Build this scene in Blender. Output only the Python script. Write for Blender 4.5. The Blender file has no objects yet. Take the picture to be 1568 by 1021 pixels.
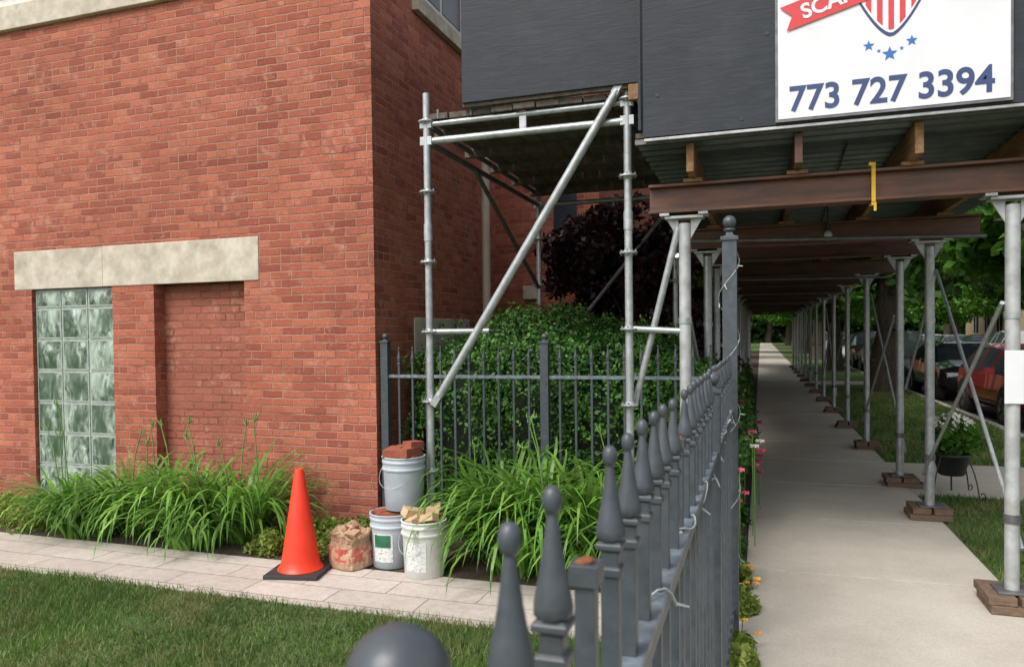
import bpy, math, random
import numpy as np
from mathutils import Vector, Matrix
random.seed(7); np.random.seed(7)
scene=bpy.context.scene
R=math.radians
# ------------------------------------------------------------ materials
def newmat(name):
    m=bpy.data.materials.new(name); m.use_nodes=True
    nt=m.node_tree; bs=nt.nodes['Principled BSDF']; return m,nt,bs
def N(nt,t,**k):
    n=nt.nodes.new(t)
    for a,b in k.items(): setattr(n,a,b)
    return n
def noise(nt,vec,scale,detail=4,rough=.6,dist=0):
    n=N(nt,'ShaderNodeTexNoise'); n.inputs['Scale'].default_value=scale; n.inputs['Detail'].default_value=detail
    n.inputs['Roughness'].default_value=rough; n.inputs['Distortion'].default_value=dist
    if vec is not None: nt.links.new(vec,n.inputs['Vector'])
    return n.outputs['Fac']
def ramp(nt,fac,stops):
    n=N(nt,'ShaderNodeValToRGB'); cr=n.color_ramp
    while len(cr.elements)<len(stops): cr.elements.new(.5)
    for e,(p,c) in zip(cr.elements,stops):
        e.position=p; e.color=(c[0],c[1],c[2],1) if hasattr(c,'__len__') else (c,c,c,1)
    nt.links.new(fac,n.inputs['Fac']); return n.outputs['Color']
def mix(nt,f,a,b,mode='MIX'):
    n=N(nt,'ShaderNodeMixRGB',blend_type=mode)
    for i,v in (('Fac',f),('Color1',a),('Color2',b)):
        if isinstance(v,(int,float)): n.inputs[i].default_value=v if i=='Fac' else (v,v,v,1)
        elif isinstance(v,tuple): n.inputs[i].default_value=(*v[:3],1)
        else: nt.links.new(v,n.inputs[i])
    return n.outputs['Color']
def math_(nt,op,a,b=None,c=None):
    n=N(nt,'ShaderNodeMath',operation=op)
    for i,v in enumerate((a,b,c)):
        if v is None: continue
        if isinstance(v,(int,float)): n.inputs[i].default_value=v
        else: nt.links.new(v,n.inputs[i])
    return n.outputs[0]
def bump(nt,bs,h,strength=.3,dist=.01):
    n=N(nt,'ShaderNodeBump'); n.inputs['Strength'].default_value=strength; n.inputs['Distance'].default_value=dist
    nt.links.new(h,n.inputs['Height']); nt.links.new(n.outputs[0],bs.inputs['Normal'])
def pos(nt): return N(nt,'ShaderNodeNewGeometry').outputs['Position']
def mapped(nt,vec,sc):
    n=N(nt,'ShaderNodeMapping'); n.inputs['Scale'].default_value=sc; nt.links.new(vec,n.inputs['Vector']); return n.outputs[0]
def simple(name,c1,c2=None,rough=.6,metal=0,scale=8,bs_=.15,bd=.004,stretch=(1,1,1),dirt=0,lo=.35,hi=.65,spec=.5):
    m,nt,bs=newmat(name); p=mapped(nt,pos(nt),stretch)
    c2=c2 or tuple(x*.75 for x in c1)
    f=noise(nt,p,scale,4)
    col=ramp(nt,f,[(lo,c1),(hi,c2)])
    if dirt>0:
        d=noise(nt,p,scale*.35,4); dm=ramp(nt,d,[(.45,0.),(.75,dirt)])
        col=mix(nt,dm,col,(.10,.085,.065))
    nt.links.new(col,bs.inputs['Base Color']); bs.inputs['Roughness'].default_value=rough; bs.inputs['Metallic'].default_value=metal
    bs.inputs['Specular IOR Level'].default_value=spec
    if bs_>0: bump(nt,bs,noise(nt,p,scale*4,3),bs_,bd)
    return m
def leafmat(name,c1,c2,c3,trans=.3,rough=.55,clump=1.5,dry=None):
    m,nt,bs=newmat(name); g=N(nt,'ShaderNodeNewGeometry')
    col=ramp(nt,g.outputs['Random Per Island'],[(0.,c1),(.5,c2),(1.,c3)])
    n=noise(nt,g.outputs['Position'],clump,2)
    col=mix(nt,1.,col,ramp(nt,n,[(.3,.6),(.7,1.3)]),'MULTIPLY')
    if dry:
        d=noise(nt,mapped(nt,g.outputs['Position'],(1,1,.01)),1.7,4,.7); col=mix(nt,ramp(nt,d,[(.50,0.),(.66,.75)]),col,dry)
    nt.links.new(col,bs.inputs['Base Color']); bs.inputs['Roughness'].default_value=rough
    bs.inputs['Specular IOR Level'].default_value=.35
    t=N(nt,'ShaderNodeBsdfTranslucent'); nt.links.new(col,t.inputs['Color'])
    mx=N(nt,'ShaderNodeMixShader'); mx.inputs[0].default_value=trans
    nt.links.new(bs.outputs[0],mx.inputs[1]); nt.links.new(t.outputs[0],mx.inputs[2])
    nt.links.new(mx.outputs[0],nt.nodes['Material Output'].inputs['Surface'])
    return m
def brickmat(name,ramp_stops,mortar,dark=1.):
    m,nt,bs=newmat(name); g=N(nt,'ShaderNodeNewGeometry')
    sp=N(nt,'ShaderNodeSeparateXYZ'); nt.links.new(g.outputs['Position'],sp.inputs[0])
    sn=N(nt,'ShaderNodeSeparateXYZ'); nt.links.new(g.outputs['True Normal'],sn.inputs[0])
    isx=math_(nt,'GREATER_THAN',math_(nt,'ABSOLUTE',sn.outputs[0]),.5)
    u=math_(nt,'ADD',math_(nt,'MULTIPLY',sp.outputs[0],math_(nt,'SUBTRACT',1.,isx)),math_(nt,'MULTIPLY',sp.outputs[1],isx))
    d1=math_(nt,'MULTIPLY',math_(nt,'SUBTRACT',noise(nt,g.outputs['Position'],14,3),.5),.022)
    d2=math_(nt,'MULTIPLY',math_(nt,'SUBTRACT',noise(nt,g.outputs['Position'],10,4,.7),.5),.026)
    cb=N(nt,'ShaderNodeCombineXYZ')
    u2=math_(nt,'ADD',math_(nt,'ADD',u,50.),d1); z2=math_(nt,'ADD',math_(nt,'ADD',sp.outputs[2],6.7700),d2)
    nt.links.new(u2,cb.inputs[0]); nt.links.new(z2,cb.inputs[1])
    outs=[]
    for w in (.212,.106):
        b=N(nt,'ShaderNodeTexBrick'); b.inputs['Scale'].default_value=1; b.inputs['Brick Width'].default_value=w
        b.inputs['Row Height'].default_value=.0677; b.inputs['Mortar Size'].default_value=.0078; b.inputs['Mortar Smooth'].default_value=.5
        b.inputs['Color1'].default_value=(0,0,0,1); b.inputs['Color2'].default_value=(1,1,1,1); b.inputs['Mortar'].default_value=(.5,.5,.5,1)
        nt.links.new(cb.outputs[0],b.inputs['Vector']); outs.append(b)
    row=math_(nt,'FLOOR',math_(nt,'DIVIDE',z2,.0677)); hd=math_(nt,'COMPARE',math_(nt,'MODULO',row,7.),0.,.1)
    rnd=mix(nt,hd,outs[0].outputs['Color'],outs[1].outputs['Color'])
    mor=mix(nt,hd,outs[0].outputs['Fac'],outs[1].outputs['Fac'])
    col=ramp(nt,rnd,ramp_stops)
    fine=noise(nt,g.outputs['Position'],55,6,.7)
    col=mix(nt,1.,col,ramp(nt,fine,[(.3,.68),(.7,1.25)]),'MULTIPLY')
    big=noise(nt,g.outputs['Position'],.9,5)
    col=mix(nt,1.,col,ramp(nt,big,[(.3,.78*dark),(.7,1.14*dark)]),'MULTIPLY')
    ch=noise(nt,g.outputs['Position'],7,7,.72)
    col=mix(nt,ramp(nt,ch,[(.56,0.),(.68,.6)]),col,(.56,.29,.21))
    ch2=noise(nt,mapped(nt,g.outputs['Position'],(1.3,1.3,.8)),5,7,.75)
    col=mix(nt,ramp(nt,ch2,[(.27,.6),(.35,0.)]),col,(.13,.038,.03))
    mvar=noise(nt,g.outputs['Position'],3.3,6,.7)
    mcol=ramp(nt,mvar,[(.36,tuple(x*.45 for x in mortar)),(.48,tuple(x*.85 for x in mortar)),(.62,mortar)])
    ms=math_(nt,'MULTIPLY',mor,.85)
    col=mix(nt,ms,col,mcol)
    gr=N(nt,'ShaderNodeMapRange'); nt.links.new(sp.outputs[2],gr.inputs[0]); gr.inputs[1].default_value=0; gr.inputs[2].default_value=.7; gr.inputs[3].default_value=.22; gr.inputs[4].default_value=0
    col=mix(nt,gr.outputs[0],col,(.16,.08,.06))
    nt.links.new(col,bs.inputs['Base Color']); bs.inputs['Roughness'].default_value=.88; bs.inputs['Specular IOR Level'].default_value=.2
    h=math_(nt,'SUBTRACT',math_(nt,'ADD',math_(nt,'MULTIPLY',fine,.5),math_(nt,'MULTIPLY',ch,.8)),mor)
    bump(nt,bs,h,.95,.012)
    return m
M={}
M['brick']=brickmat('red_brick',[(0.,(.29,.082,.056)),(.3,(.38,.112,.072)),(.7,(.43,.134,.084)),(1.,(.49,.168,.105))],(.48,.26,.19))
M['brick2']=brickmat('infill_brick',[(0.,(.36,.118,.080)),(.5,(.40,.135,.090)),(1.,(.44,.15,.105))],(.36,.16,.115),.92)
M['lime']=simple('limestone',(.62,.56,.46),(.46,.40,.32),.85,scale=9,bs_=.35,dirt=.4)
M['plinth']=simple('foundation_stone',(.46,.34,.28),(.34,.25,.21),.9,scale=9,bs_=.4,dirt=.3)
M['steel']=simple('galvanised_steel',(.50,.53,.54),(.36,.38,.39),.42,.5,scale=22,bs_=.05,dirt=.3)
M['steel_d']=simple('weathered_steel',(.20,.21,.22),(.13,.13,.135),.5,.5,scale=15,bs_=.05,dirt=.3)
M['whitesteel']=simple('pale_painted_steel',(.52,.54,.54),(.38,.39,.39),.45,.25,scale=14,bs_=.05,dirt=.5)
M['fence']=simple('fence_paint',(.070,.084,.098),(.046,.056,.067),.38,0,scale=30,bs_=.35,bd=.001,dirt=.15)
M['fence_sheen']=simple('fence_rail_sky_sheen',(.20,.24,.28),(.10,.12,.14),.38,0,scale=30,bs_=.2,bd=.001,dirt=.2)  # lighter copy of the fence paint; sky reflection on rails put into colour
M['rust']=simple('rust',(.23,.08,.03),(.12,.04,.02),.9,scale=60)
M['beam']=simple('brown_beam',(.165,.060,.028),(.070,.030,.018),.45,scale=4,bs_=.12,stretch=(1,4,6),dirt=.3)
M['wood']=simple('joist_wood',(.34,.18,.075),(.18,.09,.04),.75,scale=5,bs_=.2,stretch=(6,1,6),dirt=.3)
M['block']=simple('block_wood',(.20,.13,.085),(.11,.07,.048),.85,scale=9,bs_=.3,stretch=(3,3,10),dirt=.3)
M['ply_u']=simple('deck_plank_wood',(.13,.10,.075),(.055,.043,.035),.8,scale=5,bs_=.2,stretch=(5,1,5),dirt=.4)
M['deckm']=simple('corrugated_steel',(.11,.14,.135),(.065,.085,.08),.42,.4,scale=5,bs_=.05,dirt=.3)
M['orange']=simple('cone_plastic',(.92,.050,.016),(.82,.038,.012),.42,scale=5,bs_=.03)
M['rubber']=simple('black_rubber',(.025,.025,.025),(.04,.038,.035),.7,scale=15)
M['wplastic']=simple('white_plastic',(.74,.75,.73),(.62,.62,.59),.38,scale=7,bs_=.04,dirt=.3)
M['gplastic']=simple('grey_plastic',(.50,.56,.62),(.40,.45,.50),.42,scale=7,bs_=.04,dirt=.25)
M['label']=simple('label_print',(.70,.71,.69),(.30,.35,.35),.5,scale=55,bs_=0,lo=.54,hi=.60,stretch=(1,1,3))
M['glabel']=simple('green_label',(.03,.17,.09),(.02,.11,.06),.5,scale=20,bs_=0)
M['bark']=simple('bark',(.13,.10,.075),(.06,.047,.036),.9,scale=7,bs_=.8,bd=.03,stretch=(3,3,.6))
M['soil']=simple('soil',(.085,.06,.04),(.05,.036,.025),.95,scale=12,bs_=.8,bd=.02)
M['pchip']=simple('wood_scrap',(.60,.45,.28),(.44,.30,.17),.8,scale=14)
M['rchip']=simple('brick_scrap',(.34,.095,.05),(.24,.065,.04),.9,scale=20,bs_=.5)
M['sack']=simple('kraft_paper',(.50,.33,.21),(.40,.25,.155),.8,scale=9,bs_=.8,bd=.02)
M['sackr']=simple('sack_red_print',(.45,.10,.075),(.50,.33,.21),.75,scale=16,bs_=.6,bd=.01,lo=.50,hi=.56)
M['cream']=simple('downspout_paint',(.58,.50,.40),(.48,.40,.32),.5,scale=4,dirt=.2)
M['wframe']=simple('window_paint',(.68,.67,.62),(.55,.54,.5),.5,scale=6)
M['glass_d']=simple('window_glass',(.03,.04,.05),(.05,.06,.07),.08,scale=3,bs_=0)
M['yellow']=simple('yellow_strap',(.80,.52,.03),(.65,.40,.02),.6,scale=20)
M['white']=simple('sign_white',(.74,.75,.77),(.68,.69,.71),.4,scale=3,bs_=0)
M['navy']=simple('sign_navy',(.035,.06,.17),(.03,.05,.14),.45,scale=10,bs_=0)
M['sblue']=simple('sign_blue',(.03,.15,.45),(.025,.13,.4),.45,scale=10,bs_=0)
M['sred']=simple('sign_red',(.62,.045,.05),(.55,.04,.045),.45,scale=10,bs_=0)
M['wire']=simple('string_light_wire',(.55,.60,.58),(.45,.50,.48),.4,scale=10,bs_=0)
M['iron']=simple('wrought_iron',(.02,.02,.022),(.03,.03,.03),.5,scale=10)
M['petalw']=simple('white_petals',(.75,.74,.68),(.68,.66,.55),.6,scale=20,bs_=0)
M['petalp']=simple('pink_petals',(.70,.12,.24),(.50,.05,.12),.6,scale=20,bs_=0)
M['petaly']=simple('yellow_petals',(.75,.50,.05),(.65,.2,.04),.6,scale=20,bs_=0)
M['tyre']=simple('tyre_rubber',(.02,.02,.02),(.03,.03,.03),.8,scale=20)
M['rim']=simple('alloy_rim',(.35,.36,.37),(.25,.25,.26),.3,.8,scale=20,bs_=0)
M['asphalt']=simple('asphalt',(.085,.083,.08),(.055,.055,.053),.9,scale=3,bs_=.4)
M['beige']=simple('beige_brick',(.55,.42,.27),(.47,.35,.22),.85,scale=2,bs_=.2)
M['bulb']=simple('bulb_glass',(.55,.55,.5),(.5,.5,.45),.15,scale=5,bs_=0)
def plymat():
    m,nt,bs=newmat('black_plywood'); p=pos(nt)
    g=noise(nt,mapped(nt,p,(1.,1.,7)),3.2,8,.58,1.8)
    fine=noise(nt,mapped(nt,p,(3,3,60)),5,4,.6,.4)
    col=ramp(nt,g,[(.3,(.017,.021,.028)),(.55,(.024,.029,.038)),(.75,(.032,.038,.048))])
    blot=noise(nt,p,2.2,6,.7); col=mix(nt,ramp(nt,blot,[(.5,0.),(.75,.35)]),col,(.055,.060,.068))
    chips=noise(nt,p,13,5,.7); col=mix(nt,ramp(nt,chips,[(.73,0.),(.745,.85)]),col,(.005,.005,.005))
    scuff=noise(nt,mapped(nt,p,(9,9,1.2)),6,6,.75); col=mix(nt,ramp(nt,scuff,[(.70,0.),(.76,.35)]),col,(.16,.16,.16))
    nt.links.new(col,bs.inputs['Base Color']); bs.inputs['Roughness'].default_value=.6; bs.inputs['Specular IOR Level'].default_value=.35
    bump(nt,bs,math_(nt,'ADD',g,math_(nt,'MULTIPLY',fine,.3)),.32,.006); return m
M['ply']=plymat()
def concmat(name,c1,c2,joint=None,stain=.25,bs2=.25):
    m,nt,bs=newmat(name); p=pos(nt)
    f=noise(nt,p,1.6,8,.65); col=ramp(nt,f,[(.35,c1),(.65,c2)])
    sp=noise(nt,p,120,3); col=mix(nt,1.,col,ramp(nt,sp,[(.3,.84),(.7,1.1)]),'MULTIPLY')
    st=noise(nt,p,.7,6); col=mix(nt,ramp(nt,st,[(.5,0.),(.75,stain)]),col,(.20,.16,.12))
    sp2=noise(nt,p,9,6,.7); col=mix(nt,ramp(nt,sp2,[(.68,0.),(.74,.5)]),col,(.12,.10,.08))
    if joint:
        b=N(nt,'ShaderNodeTexBrick'); b.inputs['Scale'].default_value=1; b.inputs['Brick Width'].default_value=joint[0]; b.inputs['Row Height'].default_value=joint[1]
        b.inputs['Mortar Size'].default_value=.0045; b.inputs['Color1'].default_value=(.86,.84,.82,1); b.inputs['Color2'].default_value=(1.06,1.04,1.03,1); b.inputs['Mortar'].default_value=(.40,.36,.32,1); b.inputs['Mortar Smooth'].default_value=.3
        mp=N(nt,'ShaderNodeMapping'); mp.inputs['Location'].default_value=(40,40-3.75,0); nt.links.new(p,mp.inputs['Vector'])
        av=N(nt,'ShaderNodeVectorMath',operation='ADD'); nz=N(nt,'ShaderNodeTexNoise'); nz.inputs['Scale'].default_value=7; nt.links.new(p,nz.inputs['Vector'])
        sc=N(nt,'ShaderNodeVectorMath',operation='SCALE'); sc.inputs['Scale'].default_value=.02; nt.links.new(nz.outputs['Color'],sc.inputs[0])
        nt.links.new(mp.outputs[0],av.inputs[0]); nt.links.new(sc.outputs[0],av.inputs[1]); nt.links.new(av.outputs[0],b.inputs['Vector'])
        col=mix(nt,1.,col,b.outputs['Color'],'MULTIPLY')
        rel=noise(nt,p,18,5,.65); col=mix(nt,1.,col,ramp(nt,rel,[(.35,.88),(.65,1.05)]),'MULTIPLY')
        bump(nt,bs,math_(nt,'SUBTRACT',rel,b.outputs['Fac']),.55,.010)
    else: bump(nt,bs,sp,bs2,.003)
    nt.links.new(col,bs.inputs['Base Color']); bs.inputs['Roughness'].default_value=.88; return m
M['side']=concmat('sidewalk_concrete',(.53,.485,.42),(.44,.395,.335))
M['pave']=concmat('walkway_pavers',(.58,.525,.475),(.50,.45,.405),(.60,.233),.15)
M['curb']=concmat('kerb_concrete',(.45,.42,.37),(.36,.33,.29))
def grassmat():
    m,nt,bs=newmat('lawn_ground'); p=pos(nt)
    f=noise(nt,p,25,6,.7); col=ramp(nt,f,[(.3,(.040,.080,.018)),(.55,(.08,.13,.03)),(.75,(.15,.16,.06))])
    d=noise(nt,p,1.3,5); col=mix(nt,ramp(nt,d,[(.5,0.),(.7,.6)]),col,(.22,.18,.08))
    nt.links.new(col,bs.inputs['Base Color']); bs.inputs['Roughness'].default_value=.9; bump(nt,bs,f,.8,.03); return m
M['grass']=grassmat()
M['blade']=leafmat('grass_blades',(.055,.135,.024),(.11,.215,.042),(.23,.28,.10),.35,clump=1.2,dry=(.30,.27,.12))
M['lily']=leafmat('daylily_leaf',(.08,.21,.028),(.145,.32,.045),(.25,.43,.085),.35,.38,2.5)
M['hedgeleaf']=leafmat('hedge_leaf',(.020,.080,.014),(.052,.155,.026),(.14,.29,.055),.2,.45,3)
M['core']=simple('hedge_inner_shade',(.008,.018,.006),(.005,.010,.004),.95,scale=6)  # near-black filler colour, the shade inside the hedge painted in
M['purple']=leafmat('purple_leaf',(.018,.008,.011),(.038,.014,.019),(.085,.033,.033),.15,.45,2)
M['leafA']=leafmat('maple_leaf',(.07,.20,.025),(.12,.31,.04),(.22,.44,.07),.5,.5,.8)
M['leafB']=leafmat('street_tree_leaf',(.028,.085,.016),(.06,.155,.026),(.12,.25,.045),.35,.55,.5)
M['cover']=leafmat('groundcover_leaf',(.12,.20,.025),(.22,.29,.05),(.34,.37,.10),.3,.6,5)
# ------------------------------------------------------------ mesh builder
class B:
    def __init__(s): s.v=[];s.f=[];s.m=[];s.sm=[];s.mats=[]
    def mi(s,k):
        if k not in s.mats: s.mats.append(k)
        return s.mats.index(k)
    def add(s,vs,fs,k,sm=False):
        o=len(s.v); s.v+= [tuple(x) for x in vs]; i=s.mi(k)
        for f in fs: s.f.append(tuple(o+j for j in f)); s.m.append(i); s.sm.append(sm)
    def box(s,x0,x1,y0,y1,z0,z1,k):
        s.add([(x0,y0,z0),(x1,y0,z0),(x1,y1,z0),(x0,y1,z0),(x0,y0,z1),(x1,y0,z1),(x1,y1,z1),(x0,y1,z1)],
          [(0,3,2,1),(4,5,6,7),(0,1,5,4),(1,2,6,5),(2,3,7,6),(3,0,4,7)],k)
    def obox(s,c,sz,rot,k):
        mt=rot; vs=[]
        for x,y,z in [(-1,-1,-1),(1,-1,-1),(1,1,-1),(-1,1,-1),(-1,-1,1),(1,-1,1),(1,1,1),(-1,1,1)]:
            vs.append(Vector(c)+mt@Vector((x*sz[0]/2,y*sz[1]/2,z*sz[2]/2)))
        s.add(vs,[(0,3,2,1),(4,5,6,7),(0,1,5,4),(1,2,6,5),(2,3,7,6),(3,0,4,7)],k)
    def tube(s,p0,p1,r0,r1=None,k='steel',n=12,cap=True):
        r1=r0 if r1 is None else r1
        p0=Vector(p0);p1=Vector(p1); d=(p1-p0).normalized()
        a=d.orthogonal().normalized(); b=d.cross(a)
        vs=[]
        for p,r in ((p0,r0),(p1,r1)):
            for i in range(n):
                t=2*math.pi*i/n; vs.append(p+a*(r*math.cos(t))+b*(r*math.sin(t)))
        s.add(vs,[(i,(i+1)%n,n+(i+1)%n,n+i) for i in range(n)],k,True)
        if cap: s.add(vs,[tuple(range(n-1,-1,-1)),tuple(range(n,2*n))],k)
    def path(s,pts,r,k,n=6):
        for i in range(len(pts)-1):
            ra=r[i] if hasattr(r,'__len__') else r; rb=r[i+1] if hasattr(r,'__len__') else r
            s.tube(pts[i],pts[i+1],ra,rb,k,n,True)
    def lathe(s,c,prof,k,n=16,rot=0,sm=True,jit=0):
        vs=[];fs=[]
        for (r,z) in prof:
            for i in range(n):
                t=2*math.pi*i/n+rot; rr=r*(1+random.uniform(-jit,jit)); vs.append((c[0]+rr*math.cos(t),c[1]+rr*math.sin(t),c[2]+z))
        for j in range(len(prof)-1):
            for i in range(n): fs.append((j*n+i,j*n+(i+1)%n,(j+1)*n+(i+1)%n,(j+1)*n+i))
        fs.append(tuple(range(n-1,-1,-1))); fs.append(tuple((len(prof)-1)*n+i for i in range(n)))
        s.add(vs,fs,k,sm)
    def ball(s,c,r,k,n=12,m=8,sz=1):
        s.lathe(c,[(max(1e-4,r*math.sin(math.pi*j/m)),-r*sz*math.cos(math.pi*j/m)) for j in range(m+1)],k,n)
    def build(s,name,bevel=0,parent=None):
        me=bpy.data.meshes.new(name); me.from_pydata(s.v,[],s.f)
        for k in s.mats: me.materials.append(M[k])
        me.polygons.foreach_set('material_index',s.m); me.polygons.foreach_set('use_smooth',s.sm)
        me.update(); ob=bpy.data.objects.new(name,me); scene.collection.objects.link(ob)
        if bevel:
            md=ob.modifiers.new('b','BEVEL'); md.width=bevel; md.segments=2; md.limit_method='ANGLE'; md.angle_limit=R(50)
        if parent: ob.parent=parent
        return ob
def empty(name,loc=(0,0,0)):
    e=bpy.data.objects.new(name,None); e.location=loc; scene.collection.objects.link(e); return e
def npmesh(name,V,k,parent=None):
    Nn,K,_=V.shape; me=bpy.data.meshes.new(name)
    me.vertices.add(Nn*K); me.vertices.foreach_set('co',V.reshape(-1).astype(np.float32))
    me.loops.add(Nn*K); me.loops.foreach_set('vertex_index',np.arange(Nn*K,dtype=np.int32))
    me.polygons.add(Nn); me.polygons.foreach_set('loop_start',np.arange(0,Nn*K,K,dtype=np.int32))
    me.materials.append(M[k]); me.update(calc_edges=True); me.validate()
    ob=bpy.data.objects.new(name,me); scene.collection.objects.link(ob)
    if parent: ob.parent=parent
    return ob
def unit(a): return a/np.maximum(np.linalg.norm(a,axis=1,keepdims=True),1e-9)
def leaves(P,size,aspect=.55,nrm=None,spread=1.):
    n=len(P); size=np.asarray(size)*np.random.uniform(.7,1.3,n) if np.ndim(size)==0 else size
    r=np.random.normal(size=(n,3))
    if nrm is not None: r=nrm+r*spread*.6
    nn=unit(r); a=unit(np.cross(nn,np.random.normal(size=(n,3)))); b=np.cross(nn,a)
    s=size[:,None]
    return np.stack([P-a*s*.5,P+b*s*aspect*.5-a*s*.05,P+a*s*.5,P-b*s*aspect*.5-a*s*.05],axis=1)
# ------------------------------------------------------------ ground
b=B(); b.box(-300,300,-300,400,-.5,-.16,'grass'); b.build('ground')
b=B(); b.box(-60,3.65,-30,200,-.155,0,'grass'); b.build('lawn')
b=B(); b.box(3.65,3.80,-30,200,-.156,.004,'curb'); b.box(12.6,12.75,-30,200,-.156,.004,'curb'); b.build('kerb',.01)
b=B(); b.box(3.80,12.6,-60,300,-.158,-.15,'asphalt'); b.build('street')
b=B(); b.box(12.75,16.5,-30,200,-.156,0,'grass'); b.box(14.2,15.7,-30,200,0,.01,'curb'); b.build('far_pavement')
b=B(); y=-8.75
while y<120:
    h=.014+random.uniform(-.002,.002); b.box(-.10,1.42,y+.006,y+1.544,-.02,h,'side'); y+=1.55
b.build('sidewalk',.004)
b=B(); b.box(1.425,3.65,8.0,9.9,-.02,.010,'side'); b.box(1.425,3.65,24,25.6,-.02,.010,'side'); b.build('crossing_path',.004)
b=B(); b.box(-12,-.104,3.75,4.45,-.02,.012,'pave'); b.build('garden_walkway',.004)
b=B(); b.box(-12,-.2,4.455,5.38,-.02,.006,'soil'); b.box(-2.98,-.2,5.38,9.6,-.02,.004,'soil'); b.box(-1.4,-.104,5.2,60,-.02,.007,'soil'); b.build('planting_bed')
def blades(name,x0,x1,y0,y1,n,h=.055,w=.004):
    P=np.stack([np.random.uniform(x0,x1,n),np.random.uniform(y0,y1,n),np.zeros(n)],1)
    c=np.sin(P[:,0]*2.1+1)*np.cos(P[:,1]*2.7)+np.sin(P[:,0]*5.3+P[:,1]*3.1)*.6+.5*np.sin(P[:,0]*11+2)*np.cos(P[:,1]*13)
    keep=(np.random.uniform(size=n)<.78+.22*c); P=P[keep]; c=c[keep]; n=len(P)
    hh=h*np.random.uniform(.45,1.25,n)*(1+.18*c); t=np.random.uniform(0,6.283,n); d=np.stack([np.cos(t),np.sin(t),np.zeros(n)],1)
    ln=np.random.normal(size=(n,3))*.5; ln[:,2]=1; ln=unit(ln)*hh[:,None]
    V=np.stack([P-d*w,P+d*w,P+ln],1); return npmesh(name,V,'blade')
blades('lawn_grass',-7.6,-.19,1.9,3.77,120000,.05,.0034)
blades('verge_grass',1.44,3.63,3.2,8.0,45000,.05,.005)
blades('verge_grass',1.44,3.63,9.9,22,35000,.06,.009)
# ------------------------------------------------------------ building
WY=5.38; CX=-2.99
bld=empty('brick_building')
b=B(); T=.30
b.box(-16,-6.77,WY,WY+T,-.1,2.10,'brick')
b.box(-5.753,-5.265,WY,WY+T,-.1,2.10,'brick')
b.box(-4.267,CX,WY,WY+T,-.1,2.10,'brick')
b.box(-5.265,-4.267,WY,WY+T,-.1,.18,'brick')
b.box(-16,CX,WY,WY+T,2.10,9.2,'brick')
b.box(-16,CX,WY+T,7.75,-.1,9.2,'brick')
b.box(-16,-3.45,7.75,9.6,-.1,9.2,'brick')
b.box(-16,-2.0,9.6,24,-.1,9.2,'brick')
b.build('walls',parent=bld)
b=B(); b.box(-5.265,-4.267,WY+.13,WY+T-.002,.18,2.10,'brick2'); b.build('infill_wall',parent=bld)
b=B()
b.box(-6.99,-5.86,WY-.006,WY+.12,2.10,2.475,'lime'); b.box(-5.856,-4.11,WY-.009,WY+.12,2.10,2.478,'lime')
b.box(-16,-3.95,WY-.05,WY+.1,4.63,4.86,'lime')
b.box(CX-.1,CX+.006,6.1,7.45,1.42,1.77,'lime')
b.box(CX-.1,CX+.06,6.15,7.42,4.56,4.70,'lime')
b.box(-2.68,-2.27,9.55,9.7,2.68,2.92,'lime'); b.box(-3.05,-2.8,9.55,9.7,2.08,2.26,'lime')
b.box(-2.1,-1.985,11,12.3,2.6,2.85,'lime')
b.build('stone_trim',.006,bld)
b=B(); b.box(-16,CX+.02,WY-.035,WY,-.05,.06,'plinth'); b.box(-6.77,-5.753,WY-.02,WY+.1,-.05,.075,'plinth'); b.build('foundation',.006,bld)
b=B()
b.box(CX-.05,CX+.004,6.22,7.35,4.702,6.5,'wframe')
b.box(CX,CX+.010,6.30,6.76,4.79,5.6,'glass_d'); b.box(CX,CX+.010,6.82,7.28,4.79,5.6,'glass_d')
b.box(CX,CX+.010,6.30,7.28,5.68,6.4,'glass_d'); b.build('side_window',.003,bld)
b=B()
for x0 in (-7.6,-6.1):
    b.box(x0,x0+1.1,WY-.006,WY+.05,4.862,6.7,'wframe'); b.box(x0+.07,x0+1.03,WY-.012,WY,4.95,5.75,'glass_d'); b.box(x0+.07,x0+1.03,WY-.012,WY,5.82,6.62,'glass_d')
b.build('front_windows',.003,bld)
b=B(); b.box(-2.62,-2.3,9.594,9.65,2.922,4.2,'glass_d'); b.tube((CX+.05,7.86,-.05),(CX+.05,7.86,7.5),.048,k='cream',n=10)
for z in (1.4,3.4,5.2): b.tube((CX+.05,7.86,z),(CX+.05,7.86,z+.05),.056,k='cream',n=10)
b.build('downspout',parent=bld)
def glassblock():
    m,nt,bs=newmat('glass_block'); p=pos(nt)
    w=noise(nt,mapped(nt,p,(1.5,1,.8)),9,4,.6,1.0)
    w2=noise(nt,mapped(nt,p,(1.6,1,.5)),3.0,3,.5,.6)
    col=ramp(nt,w,[(.34,(.035,.055,.04)),(.44,(.14,.19,.15)),(.55,(.27,.34,.28)),(.70,(.58,.66,.58))])  # blotchy leaf-green and pale reflections painted into the block colour
    col=mix(nt,ramp(nt,w2,[(.38,.85),(.50,0.)]),col,(.045,.085,.05))
    col=mix(nt,ramp(nt,w2,[(.56,0.),(.64,.55)]),col,(.46,.56,.47))
    nt.links.new(col,bs.inputs['Base Color']); bs.inputs['Roughness'].default_value=.12; bs.inputs['Specular IOR Level'].default_value=.6
    bump(nt,bs,w,.45,.02); return m
M['gblock']=glassblock()
M['gedge']=simple('glass_block_rim',(.40,.46,.41),(.26,.32,.28),.3,scale=20,bs_=.1)
M['mort']=simple('grey_mortar',(.58,.58,.55),(.46,.46,.43),.9,scale=20,bs_=.3)
b=B(); b.box(-6.77,-5.753,WY+.045,WY+.2,.076,2.098,'mort')
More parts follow.
